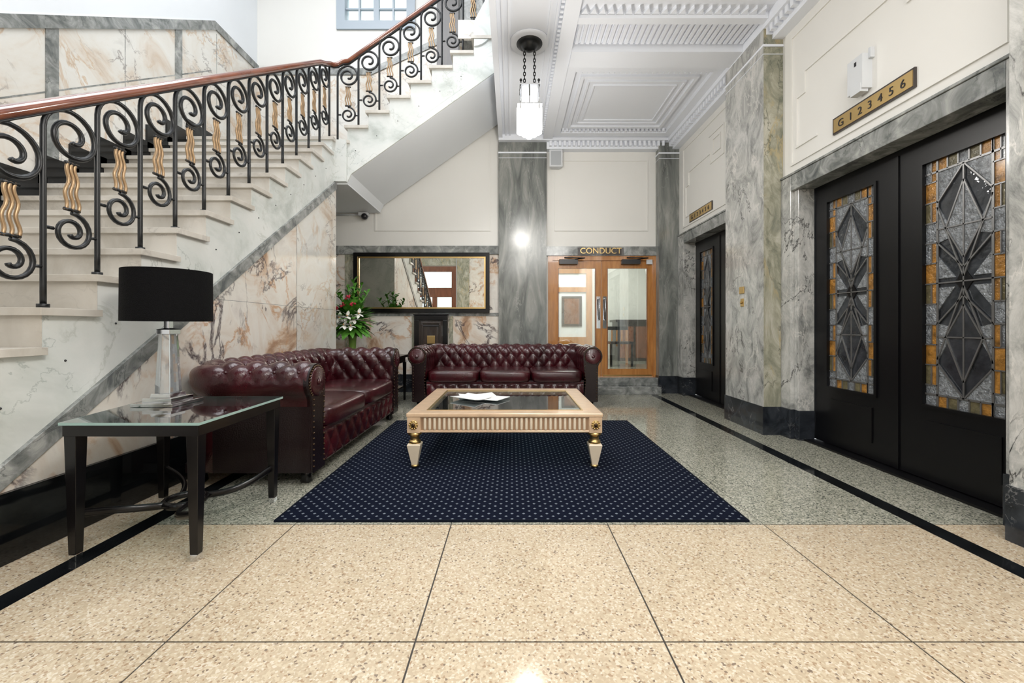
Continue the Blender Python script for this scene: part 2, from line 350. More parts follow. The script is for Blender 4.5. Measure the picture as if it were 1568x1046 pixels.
# ---------------------------------------------------------------- back wall trims
b=MB()
b.box(-3.9,-.2,YB-.012,YB,.26,2.10,M_pink)
b.box(-3.9,-.2,YB-.035,YB,2.10,2.23,M_trim)
b.box(-3.9,-.2,YB-.03,YB,0,.27,M_basedk)
b.box(.52,2.2,YB-.035,YB,2.08,2.22,M_trim)
b.box(-2.55,-2.42,YB-.02,YB,.27,2.1,M_olive)
b.box(-1.53,-1.48,YB-.02,YB,.27,1.16,M_olive); b.box(-.96,-.90,YB-.02,YB,.27,1.16,M_olive)
b.box(-3.9,-.2,YB-.021,YB,1.16,1.21,M_trim)
b.obj('trim_wall_back')
b=MB()
def frY(x0,x1,z0,z1,wd=.02,d=.012,Y=YB):
    b.box(x0,x1,Y-d,Y+.001,z0,z0+wd,M_cream); b.box(x0,x1,Y-d,Y+.001,z1-wd,z1,M_cream)
    b.box(x0,x0+wd,Y-d,Y+.001,z0+wd,z1-wd,M_cream); b.box(x1-wd,x1,Y-d,Y+.001,z0+wd,z1-wd,M_cream)
frY(.65,2.08,2.46,3.55)
b.box(-2.08,-.35,YB-.012,YB,2.46,2.48,M_cream)
b.box(-.35,-.33,YB-.012,YB,2.46,3.9,M_cream); b.box(-2.1,-2.08,YB-.012,YB,2.46,2.75,M_cream)
b.obj('trim_wall_panels')
b=MB(); b.box(.53,2.19,6.12,YB,0,.11,M_trim); b.box(.53,2.19,6.27,YB,.11,.228,M_trim); b.obj('trim_door_step',bevel=.004)

# ---------------------------------------------------------------- stairs
b=MB()
poly=[(Ys,0)]
for n in range(1,19):
    poly.append((Ys+(n-1)*g,n*r)); poly.append((Ys+n*g if n<18 else 5.08,n*r))
poly.append((5.08,0))
b.prism(poly,'x',XA,XS,M_white)
for n in range(1,18):
    b.box(XA,XS+.03,Ys+(n-1)*g-.03,Ys+n*g,n*r-.035,n*r+.001,M_step)
    b.box(XA,XS+.002,Ys+(n-1)*g-.004,Ys+(n-1)*g,(n-1)*r,n*r-.03,M_step)
b.box(XA,X2,YL+.05,YA,2.75,3.254,M_white)
b.box(XA,XS+.03,YL-.03,YL+.05,3.22,3.258,M_step)
b.box(XA,X2+.03,5.05,YA,3.22,3.258,M_step)
b.box(XA,X2,5.09,YA,2.73,2.75,M_plaster)
poly=[(X2-.1,2.76),(X2,2.76),(X2,3.256)]
for k in range(7):
    z=3.256+(k+1)*r
    poly.append((X2+k*g,z)); poly.append((X2+(k+1)*g if k<6 else -.205,z))
poly+=[(-.205,4.10),(-1.95,4.10-1.75*sl)]
b.prism(poly[1:],'y',5.08,YA,M_white)
for k in range(7):
    z=3.256+(k+1)*r; xe=X2+(k+1)*g if k<6 else -.205
    b.box(X2+k*g-.03,xe,5.05,YA,z-.035,z+.001,M_step)
b.prism([(X2,2.745),(-1.95,4.085-1.75*sl),(-.205,4.085),(-.205,4.10),(-1.95,4.10-1.75*sl),(X2,2.76)],'y',5.085,YA,M_plaster)
b.prism([(X2,2.745),(-1.95,4.085-1.75*sl),(-.205,4.085),(-.205,4.16),(-1.95,4.16-1.75*sl),(X2,2.82)],'y',5.065,5.085,M_white)
cv=[(-.46,4.40)]+[(-.46+.255*math.sin(t*pi/2/8),4.40+.32*(1-math.cos(t*pi/2/8))) for t in range(9)]+[(-.205,5.0),(-.30,5.0),(-.46,4.70)]
b.prism(cv,'y',5.06,5.12,M_white)
def Lb(y): return 2.67+sl*(y-5.08)
yq=5.08-(2.67-.3)/sl
b.prism([(yq,.3),(4.15,.3),(4.15,Lb(4.15))],'x',XS,XS+.012,M_pink)
b.prism([(4.158,.3),(5.08,.3),(5.08,Lb(5.08)),(4.158,Lb(4.158))],'x',XS,XS+.012,M_pinkw)
b.box(XS,XS+.013,4.15,4.158,.3,Lb(4.15),M_trim); b.box(XS,XS+.0125,yq+1.3,5.08,1.195,1.20,M_trim)
y0=yq-.1/sl
b.prism([(y0,.3),(y0+.1/sl,.3),(5.08,Lb(5.08)),(5.08,Lb(5.08)+.1)],'x',XS,XS+.022,M_trim)
b.box(XS,XS+.03,Ys,5.09,0,.3,M_black)
for k in range(1,17,1):
    y=Ys+k*g+.1; b.ball((XS+.001,y,N1(y)-.32),.006,M_dk,8,4)
for k in range(0,6): b.ball((X2+k*g+.1,5.079,N2(X2+k*g+.1)-.28),.006,M_dk,8,4)
b.obj('staircase',bevel=.003)

# left wall marble dado
b=MB()
b.prism([(.3,0),(.3,N1(.3)+1.4),(5.45,4.99),(YB,4.99),(YB,0)],'x',XL,XL+.012,M_pinkw)
b.prism([(.3,N1(.3)+1.30),(.3,N1(.3)+1.4),(5.45,4.99),(YB,4.99),(YB,4.89),(5.48,4.89)],'x',XL+.012,XL+.028,M_trim)
for y in (1.9,3.53,4.87):
    b.prism([(y-.05,N1(y)),(y-.05,N1(y-.05)+1.3),(y+.05,N1(y+.05)+1.3),(y+.05,N1(y))],'x',XL+.012,XL+.02,M_trim)
for y in (2.7,4.2,5.5):
    b.box(XL+.012,XL+.014,y-.003,y+.003,N1(y),N1(min(y,5.4))+1.3,M_trim)
b.prism([(.5,N1(.5)+.75),(.5,N1(.5)+.765),(5.4,N1(5.4)+.765),(5.4,N1(5.4)+.75)],'x',XL+.012,XL+.013,M_trim)
for n in range(1,18):
    b.box(XL+.012,XL+.035,Ys+(n-1)*g-.04,Ys+n*g+.03,n*r,n*r+.25,M_black)
b.box(XL+.012,XL+.035,YL,YB,3.256,3.48,M_black)
b.obj('trim_wall_left')
b=MB()
b.prism([(XL,3.2),(XL,4.92),(-2.15,4.92),(-.46,N2(-.46)+1.25),(-.2,N2(-.46)+1.25),(-.2,4.4),(-.46,4.4),(X2,3.2)],'y',YB-.015,YB,M_pinkw)
b.prism([(XL,4.84),(XL,4.94),(-2.15,4.94),(-.46,N2(-.46)+1.27),(-.46,N2(-.46)+1.17),(-2.15,4.84)],'y',YB-.03,YB-.015,M_trim)
b.box(XL,X2,YB-.035,YB-.015,3.256,3.45,M_black)
b.box(-1.12,-.80,6.22,YB,N2(-1.12),ZT,M_darkw)
b.box(-.62,-.36,5.15,5.42,4.52,ZT,M_trim); b.box(-.66,-.32,5.11,5.46,4.522,4.75,M_pinkw)
b.obj('trim_stair_marble')

# ---------------------------------------------------------------- railing
b=MB()
def cell(P,u0,zt,N):
    R=g/2; uc=u0+R; base=N(uc)
    vc=base+.73
    pts=[P(u0,zt)]
    k=8
    for i in range(1,k+1): pts.append(P(u0,zt+(vc-zt)*i/k))
    turns=1.75; n=44
    for i in range(1,n+1):
        t=i/n; a=pi-2*pi*turns*t; rr=min(R*(1-t)**.8*.93+.022,R)
        pts.append(P(uc+rr*math.cos(a),vc+rr*math.sin(a)))
    b.tube(pts,.0125,M_iron,6)
    b.tube([P(u0,zt+.002),P(u0,zt+.02)],.024,M_iron,8)
    for o in (-.024,0,.024):
        q=[]
        for i in range(17):
            t=i/16; z=base+.365+.24*t
            q.append(P(uc+o*(1.0+.25*math.cos(pi*t))+.007*math.sin(4*pi*t),z))
        b.tube(q,.0080,M_brassd,6)
    b.tube([P(uc-.036,base+.37),P(uc+.036,base+.37)],.009,M_iron,6)
    b.tube([P(uc-.032,base+.60),P(uc+.032,base+.60)],.009,M_iron,6)
    pts=[];n=34; c=(uc,base+.26); R2=.080
    for i in range(n+1):
        t=i/n; a=pi*.5-2*pi*1.6*t
        rr=R2*(1-t)**.8+.016
        pts.append(P(c[0]+rr*math.cos(a),c[1]+rr*math.sin(a)))
    b.tube(pts,.011,M_iron,6)
    b.tube([P(u0,c[1]+.0),P(uc-.085,c[1]+.0)],.009,M_iron,6); b.tube([P(uc+.090,c[1]-.01),P(u0+g,c[1]-.01)],.008,M_iron,6)
P1=lambda u,z:(XS-.05,u,z)
P2=lambda u,z:(u,5.13,z)
for n in range(1,18):
    cell(P1,Ys+(n-1)*g+.05,n*r+.001,N1)
b.tube([P1(Ys+17*g+.05,3.259),P1(Ys+17*g+.05,4.13)],.0125,M_iron,6)
for k in range(0,7):
    cell(P2,X2+k*g-.14,3.259+(k)*r,N2)
b.tube([P2(X2+7*g-.14,4.523),P2(X2+7*g-.14,5.3)],.0125,M_iron,6)
rp=[]
y=Ys-.05
while y<4.80: rp.append((XS-.05,y,N1(y)+.915)); y+=.12
rp+=[(XS-.05,4.92,N1(4.88)+.915),(XS-.047,5.02,4.16),(XS-.025,5.09,4.185),(XS+.02,5.12,4.21),(XS+.08,5.13,4.25)]
x=X2
while x<-.30: rp.append((x,5.13,N2(x)+.91)); x+=.12
b.tube(rp,.028,M_rail,12,r2=.034,up=(0,0,1))
b.tube([(p[0],p[1],p[2]-.034) for p in rp],.008,M_iron,6,r2=.02,up=(0,0,1))
b.obj('stair_railing')

# ---------------------------------------------------------------- upper window
b=MB(); x0,x1,z0,z1=-2.6,-1.56,5.62,6.9
M_wf=mat('window_frame_paint',(.40,.46,.52),.4)
for a,c in((x0-.08,x0+.05),(x1-.05,x1+.08)): b.box(a,c,YB-.03,YB+.13,z0-.08,z1+.08,M_wf)
b.box(x0+.05,x1-.05,YB-.03,YB+.13,z0-.08,z0+.05,M_wf); b.box(x0+.05,x1-.05,YB-.03,YB+.13,z1-.05,z1+.08,M_wf)
for i in range(1,4):
    x=x0+(x1-x0)*i/4; b.box(x-(.04 if i==2 else .012),x+(.04 if i==2 else .012),YB,YB+.06,z0,z1,M_wf)
for i in range(1,5):
    z=z0+(z1-z0)*i/5; b.box(x0,x1,YB+.01,YB+.05,z-.012,z+.012,M_wf)
b.box(x0+.05,x1-.05,YB+.07,YB+.074,z0+.05,z1-.05,M_glass)
b.obj('window_1')

# ---------------------------------------------------------------- lift doors
def leaf(b,ya,yb,X):
    z0,z1=.02,2.17
    ga,gb=ya+.17,yb-.17; gz0,gz1=.50,2.04
    b.box(X,X+.045,ya,ga,z0,z1,M_blackd); b.box(X,X+.045,gb,yb,z0,z1,M_blackd)
    b.box(X,X+.045,ga,gb,z0,gz0,M_blackd); b.box(X,X+.045,ga,gb,gz1,z1,M_blackd)
    for (a,c,p,q) in((ga-.02,ga,gz0-.02,gz1+.02),(gb,gb+.02,gz0-.02,gz1+.02),(ga,gb,gz0-.02,gz0),(ga,gb,gz1,gz1+.02)):
        b.box(X-.012,X,a,c,p,q,M_blackd)
    b.box(X-.008,X,ga+.02,gb-.02,.14,.40,M_blackd)
    b.box(X+.02,X+.03,ga,gb,gz0,gz1,M_smoke)
    xg=X+.014
    def poly(pts,mt,o=0): b.prism(pts,'x',xg-o,xg+.006,mt)
    def line(p,q,w=.006):
        d=Vector((q[0]-p[0],q[1]-p[1])); d.normalize(); n=Vector((-d.y,d.x))*w
        b.prism([(p[0]+n.x,p[1]+n.y),(q[0]+n.x,q[1]+n.y),(q[0]-n.x,q[1]-n.y),(p[0]-n.x,p[1]-n.y)],'x',xg-.006,xg,M_lead)
    bw=.075; n=12; hz=(gz1-gz0)/n
    for s,(u0,u1) in enumerate(((ga,ga+bw),(gb-bw,gb))):
        for i in range(n):
            za=gz0+i*hz; zb=za+hz
            mid=(u0+u1)/2
            k=i%4
            oa,ob=(u0,mid) if s==0 else (mid,u1); ia,ib=(mid,u1) if s==0 else (u0,mid)
            if k==0: poly([(u0,za),(u1,za),(u1,zb),(u0,zb)],M_blueg)
            elif k==2: poly([(u0,za),(u1,za),(u1,zb),(u0,zb)],M_amber)
            else:
                poly([(oa,za),(ob,za),(ob,zb),(oa,zb)],M_teal if k==1 else M_blueg); poly([(ia,za),(ib,za),(ib,zb),(ia,zb)],M_amber); line((mid,za),(mid,zb),.003)
            line((u0,za),(u1,za),.004)
        line((ga+bw,gz0),(ga+bw,gz1)) if s==0 else line((gb-bw,gz0),(gb-bw,gz1))
    m0,m1=ga+bw,gb-bw; wv=(m1-m0)/5
    for (za,zb) in((gz0,gz0+.07),(gz1-.07,gz1)):
        for i in range(5):
            poly([(m0+i*wv,za),(m0+(i+1)*wv,za),(m0+(i+1)*wv,zb),(m0+i*wv,zb)],(M_amber,M_teal,M_blueg,M_teal,M_amber)[i]); line((m0+i*wv,za),(m0+i*wv,zb),.004)
        line((ga,zb if za==gz0 else za),(gb,zb if za==gz0 else za))
    t,bo=gz1-.07,gz0+.07; H=t-bo; c=(m0+m1)/2
    Z=lambda f:bo+H*f
    for sg in(0,1):
        F=(lambda f:Z(f)) if sg==0 else (lambda f:Z(1-f))
        poly([(m0,F(1)),(c,F(1)),(m0,F(.86))],M_blueg); poly([(m1,F(1)),(m1,F(.86)),(c,F(1))],M_blueg)
        poly([(m0,F(.84)),(m0,F(.68)),(c-.05,F(.70))],M_blueg); poly([(m1,F(.84)),(c+.05,F(.70)),(m1,F(.68))],M_blueg)
        poly([(c,F(.93)),(m0+.05,F(.74)),(c,F(.60)),(m1-.05,F(.74))],M_smoke if sg else M_blueg,.0005)
        poly([(m0,F(.62)),(m0,F(.52)),(c-.05,F(.52))],M_blueg); poly([(m1,F(.62)),(c+.05,F(.52)),(m1,F(.52))],M_blueg)
        for p,q in [((c,F(1)),(m0,F(.86))),((c,F(1)),(m1,F(.86))),((m0,F(.84)),(c,F(.52))),((m1,F(.84)),(c,F(.52))),
            ((c,F(.93)),(m0+.05,F(.74))),((c,F(.93)),(m1-.05,F(.74))),((m0+.05,F(.74)),(c,F(.60))),((m1-.05,F(.74)),(c,F(.60))),
            ((m0,F(.74)),(m1,F(.74))),((m0,F(.68)),(c,F(.56))),((m1,F(.68)),(c,F(.56)))]: line(p,q,.004)
    line((c,Z(0)),(c,Z(1)),.004); line((m0,Z(.5)),(m1,Z(.5)),.004)
    poly([(c,Z(.555)),(c-.05,Z(.5)),(c,Z(.445)),(c+.05,Z(.5))],M_blackd,.002)
def liftdoor(name,ya,yb):
    b=MB(); X=XR+.155; m=(ya+yb)/2
    b.box(X,X+.06,ya-.05,yb+.05,2.17,2.25,M_blackd)
    b.box(X-.01,X+.06,m-.012,m+.012,0.02,2.17,M_blackd)
    leaf(b,ya-.03,m-.012,X); leaf(b,m+.012,yb+.03,X)
    b.box(X-.1,X+.06,ya-.02,yb+.01,-.001,.015,M_blackd)
    b.box(X+.1,X+.12,ya-.05,yb+.05,0,2.25,M_blackd)
    return b.obj(name)
liftdoor('door_1',2.1,3.65); liftdoor('door_2',4.66,6.02)

# signs
MR=Matrix(((0,0,-1,0),(-1,0,0,0),(0,1,0,0),(0,0,0,1)))
def sign(name,ya,yb,za,zb):
    e=empty(name); b=MB()
    b.box(XR-.014,XR,ya,yb,za,zb,M_darkw); b.box(XR-.017,XR-.012,ya+.012,yb-.012,za+.012,zb-.012,M_brass)
    b.obj('plate',e)
    M=MR.copy(); M.translation=(XR-.019,(ya+yb)/2,(za+zb)/2-.004)
    text('numerals','G  1  2  3  4  5  6',(zb-za)*.62,M,M_dk,e,.001)
sign('lift_floor_indicator',2.58,3.24,2.48,2.605); sign('lift_floor_indicator',5.2,5.86,2.45,2.57)
b=MB(); b.box(XR-.07,XR,2.9,3.03,2.66,2.9,M_pl); b.box(XR-.075,XR-.02,2.91,3.0,2.64,2.70,M_pl); b.box(XR-.03,XR-.0,2.88,2.9,2.86,2.93,M_pl); b.box(XR-.071,XR-.069,2.95,2.97,2.84,2.87,M_dk); b.obj('alarm_sounder',bevel=.012)
b=MB(); b.box(2.308,2.3205,4.17,4.25,1.33,1.40,M_brass); b.box(2.31,2.3205,4.18,4.23,1.20,1.28,M_brass); b.lathe([(.012,0),(.012,.012)],(2.296,4.205,1.24),M_brass,12,ax='x'); b.obj('lift_call_button',bevel=.003)

# ---------------------------------------------------------------- back glazed doors
b=MB(); Y0=YB-.015
b.box(DX0,DX0+.07,Y0,YB+.1,DZ0,DZ1,M_oak); b.box(DX1-.04,DX1,Y0,YB+.1,DZ0,DZ1,M_oak); b.box(DX0+.07,DX1-.04,Y0,YB+.1,DZ1-.07,DZ1,M_oak)
mid=1.37
def dleaf(x0,x1,zb):
    y0,y1=YB+.01,YB+.055; st=.085
    b.box(x0,x0+st,y0,y1,DZ0,DZ1-.07,M_oak); b.box(x1-st,x1,y0,y1,DZ0,DZ1-.07,M_oak)
    b.box(x0+st,x1-st,y0,y1,DZ0,zb,M_oak); b.box(x0+st,x1-st,y0,y1,DZ1-.19,DZ1-.07,M_oak)
    b.box(x0+st,x1-st,y0+.02,y0+.026,zb,DZ1-.19,M_glass)
    b.box(x0+.02,x1-.02,y0-.004,y0,DZ0+.01,DZ0+.03,M_brass)
    for (a,c,p,q) in((x0+st,x0+st+.01,zb,DZ1-.19),(x1-st-.01,x1-st,zb,DZ1-.19)): b.box(a,c,y0-.004,y0+.01,p,q,M_darkw2)
dleaf(DX0+.07,mid-.003,DZ0+.12); dleaf(mid+.003,DX1-.04,DZ0+.12)
for x in(mid-.045,mid+.05):
    b.tube([(x,YB+.01,1.42),(x,YB-.05,1.42),(x,YB-.05,1.1),(x,YB+.01,1.1)],.011,M_chrome,8)
    b.box(x-.03,x+.03,YB+.006,YB+.011,.97,1.46,M_chrome)
for x in(.85,1.8): b.box(x-.13,x+.15,YB-.06,YB+.009,DZ1-.13,DZ1-.06,M_dk)
for x in(.85,1.8): b.tube([(x+.1,YB-.05,DZ1-.06),(x+.25,YB-.12,DZ1-.05),(x-.05,YB-.03,DZ1-.03)],.008,M_dk,6)
b.box(2.05,2.14,YB-.03,YB-.016,DZ1-.13,DZ1-.06,M_pl)
b.obj('door_3')
e=empty('door_sign'); b=MB(); b.box(1.0,1.70,YB-.045,YB-.036,2.09,2.20,M_darkw); b.obj('plate',e)
M=Matrix(((1,0,0,1.35),(0,0,-1,YB-.048),(0,1,0,2.147),(0,0,0,1))); text('letters','CONDUCT',.125,M,M_brass,e,.004)

# room behind the doors
b=MB(); b.box(0,3.2,YB+.12,10,.13,.23,M_gt); b.obj('floor_corridor')
b=MB(); b.box(0,3.2,10,10.1,.2,3.0,M_cream); b.obj('wall_corridor_back')
b=MB(); b.box(-.1,0,YB+.12,10,.2,3,M_cream); b.obj('wall_corridor_left')
b=MB(); b.box(3.2,3.3,YB+.12,10,.2,3,M_cream); b.obj('wall_corridor_right')
b=MB(); b.box(0,3.2,YB+.12,10,2.95,3.05,M_ceil); b.obj('ceiling_corridor')
b=MB()
for x0,x1,z0,z1 in((.95,1.09,.23,2.4),(1.76,1.90,.23,2.4),(1.09,1.76,2.26,2.4),(1.09,1.76,.23,.75),(1.09,1.76,1.82,1.93)): b.box(x0,x1,9.9,9.99,z0,z1,M_oak)
b.box(1.09,1.76,9.95,9.97,.75,2.3,M_plaster); b.box(1.18,1.66,9.92,9.945,1.0,1.72,M_dk); b.box(1.24,1.60,9.912,9.921,1.06,1.66,M_darkw2); b.obj('door_4')
b=MB(); b.box(2.35,3.1,9.3,9.8,.2301,1.10,M_darkw); b.box(2.3,3.15,9.25,9.85,1.10,1.15,M_darkw); b.box(2.4,2.7,9.29,9.3,.3,1.0,M_darkw2); b.box(2.75,3.05,9.29,9.3,.3,1.0,M_darkw2); b.obj('sideboard')
b=MB(); cx,cy=2.1,8.2
for dx in(-.2,.2):
    b.box(cx+dx-.02,cx+dx+.02,cy-.2,cy-.16,.2301,.66,M_blackw); b.box(cx+dx-.02,cx+dx+.02,cy+.16,cy+.2,.2301,1.0,M_oak)
b.box(cx-.22,cx+.22,cy-.22,cy+.155,.66,.71,M_leatherd)
for i in range(-1,2): b.box(cx+i*.1-.012,cx+i*.1+.012,cy+.165,cy+.19,.6,.95,M_oak)
b.box(cx-.22,cx+.22,cy+.159,cy+.201,.93,1.0,M_blackw); b.obj('dining_chair')

# rear entrance
b=MB()
def rd(x0,x1,zt,nx,trans):
    b.box(x0,x0+.16,YR-.1,YR+.04,0,zt,M_darkw2); b.box(x1-.16,x1,YR-.1,YR+.04,0,zt,M_darkw2); b.box(x0+.16,x1-.16,YR-.1,YR+.04,zt-.20,zt,M_darkw2)
    b.box(x0+.16,x1-.16,YR-.1,YR+.04,trans,trans+.35,M_darkw2); b.box(x0+.16,x1-.16,YR-.08,YR,0,.4,M_darkw2)
    for i in range(1,nx): x=x0+(x1-x0)*i/nx; b.box(x-.09,x+.09,YR-.09,YR+.02,0,trans,M_darkw2)
    b.box(x0+.16,x1-.16,YR-.06,YR-.055,0.4,zt-.2,M_glass)
rd(-3.7,-2.1,3.25,2,2.1); b.obj('door_5')
b=MB(); rd(.2,1.8,2.6,2,2.0); b.obj('door_6')
b=MB(); b.box(-2.05,-1.6,YR,YR+.1,0,5,M_olive); b.box(XL,-3.72,YR,YR+.1,0,5,M_olive); b.box(-1.6,.15,YR,YR+.03,0,3.6,M_pink); b.box(1.85,2.5,YR,YR+.03,0,2.1,M_pinkw); b.box(-3.7,-2.1,YR,YR+.05,3.28,3.7,M_olive); b.obj('trim_wall_rear')

# ---------------------------------------------------------------- mirror, letterbox
b=MB(); x0,x1,z0,z1=-2.40,-.34,1.21,2.12; Y=YB-.04
def frm(x0,x1,z0,z1,wd,ya,yb,mt):
    b.box(x0,x1,ya,yb,z0,z0+wd,mt); b.box(x0,x1,ya,yb,z1-wd,z1,mt); b.box(x0,x0+wd,ya,yb,z0+wd,z1-wd,mt); b.box(x1-wd,x1,ya,yb,z0+wd,z1-wd,mt)
frm(x0,x1,z0,z1,.06,Y-.04,Y,M_blackw); frm(x0+.06,x1-.06,z0+.06,z1-.06,.022,Y-.03,Y,M_brass)
b.box(x0+.08,x1-.08,Y-.015,Y,z0+.08,z1-.08,M_mirror)
o=b.obj('wall_mirror')
b=MB(); x0,x1=-1.47,-.97
b.box(x0,x1,YB-.10,YB-.035,.0,1.17,M_darkw); frm(x0,x1,.2,1.165,.07,YB-.13,YB-.10,M_blackw); frm(x0+.10,x1-.10,.6,1.07,.03,YB-.12,YB-.10,M_darkw)
b.box(x0+.19,x1-.19,YB-.115,YB-.10,.74,.86,M_brass); b.box(x0+.13,x1-.13,YB-.118,YB-.10,1.0,1.02,M_dk); b.box(x0-.01,x1+.01,YB-.14,YB-.036,1.17,1.19,M_blackw)
b.obj('letterbox_cabinet',bevel=.004)
M_grille=mat('speaker_grille',(.42,.44,.46),.6)
b=MB(); b.prism([(.56,6.27),(.76,6.27),(.72,6.39),(.60,6.39)],'z',3.40,3.66,M_pl); b.box(.585,.735,6.264,6.27,3.425,3.635,M_grille); b.obj('wall_speaker',bevel=.008)
b=MB(); b.tube([(-2.70,YB-.03,2.70),(-2.3,YB-.03,2.70)],.010,M_pl,8); b.box(-2.32,-2.18,YB-.1,YB-.001,2.68,2.725,M_pl); b.ball((-2.23,YB-.08,2.665),.05,M_dk,14,8); b.obj('security_camera')

# ---------------------------------------------------------------- pendant lamps
def pendant(x,y):
    e=empty('pendant_lamp',(0,0,0)); b=MB()
    b.lathe([(.13,ZC-.013),(.13,ZC-.02),(.10,ZC-.035),(.085,ZC-.035),(.08,ZC-.05),(.05,ZC-.075),(.02,ZC-.09)],(x,y,0),M_iron,28)
    b.lathe([(.20,ZC-.001),(.20,ZC-.012),(.17,ZC-.018)],(x,y,0),M_ceil,28)
    for dx in(-.05,.05):
        z=ZC-.06; i=0
        while z>3.44:
            pts=[]
            for k in range(9):
                a=2*pi*k/8
                if i%2: pts.append((x+dx+.011*math.cos(a),y,z-.02+.022*math.sin(a)))
                else: pts.append((x+dx,y+.011*math.cos(a),z-.02+.022*math.sin(a)))
            b.tube(pts,.005,M_iron,5); z-=.034; i+=1
    b.box(x-.085,x+.085,y-.01,y+.01,3.41,3.435,M_iron)
    for dx,dy in((-.088,-.088),(.088,-.088),(-.088,.088),(.088,.088)):
        b.tube([(x+dx,y+dy,3.14),(x+dx,y+dy,3.41)],.009,M_chrome,6); b.ball((x+dx,y+dy,3.42),.014,M_iron,8,5)
    b.box(x-.10,x+.10,y-.10,y+.10,3.372,3.385,M_chrome); b.box(x-.12,x+.12,y-.12,y+.12,3.172,3.184,M_chrome); b.obj('fitting',e)
    b=MB()
    for dx in(-.045,.045):
        for dy in(-.045,.045): b.lathe([(.036,3.371),(.036,3.185)],(x+dx,y+dy,0),M_frost,14,sm=True)
    for q in range(8):
        a=2*pi*q/8+.39; b.lathe([(.036,3.171),(.036,2.955),(.026,2.945)],(x+.098*math.cos(a),y+.098*math.sin(a),0),M_lampglow,12,sm=True)
    for q in range(4):
        a=2*pi*q/4; b.lathe([(.034,3.171),(.034,2.915),(.024,2.905)],(x+.045*math.cos(a),y+.045*math.sin(a),0),M_lampglow,12,sm=True)
    b.obj('glass_tubes',e)
    l=bpy.data.lights.new('pendant_bulb','POINT'); l.energy=38; l.shadow_soft_size=.14; l.color=(1,.96,.90); lo=bpy.data.objects.new('bulb',l); lo.location=(x,y,2.74); S.collection.objects.link(lo); lo.parent=e
pendant(.175,4.19); pendant(.175,.6)  # second pendant is an added copy out of view, extra light for the hall

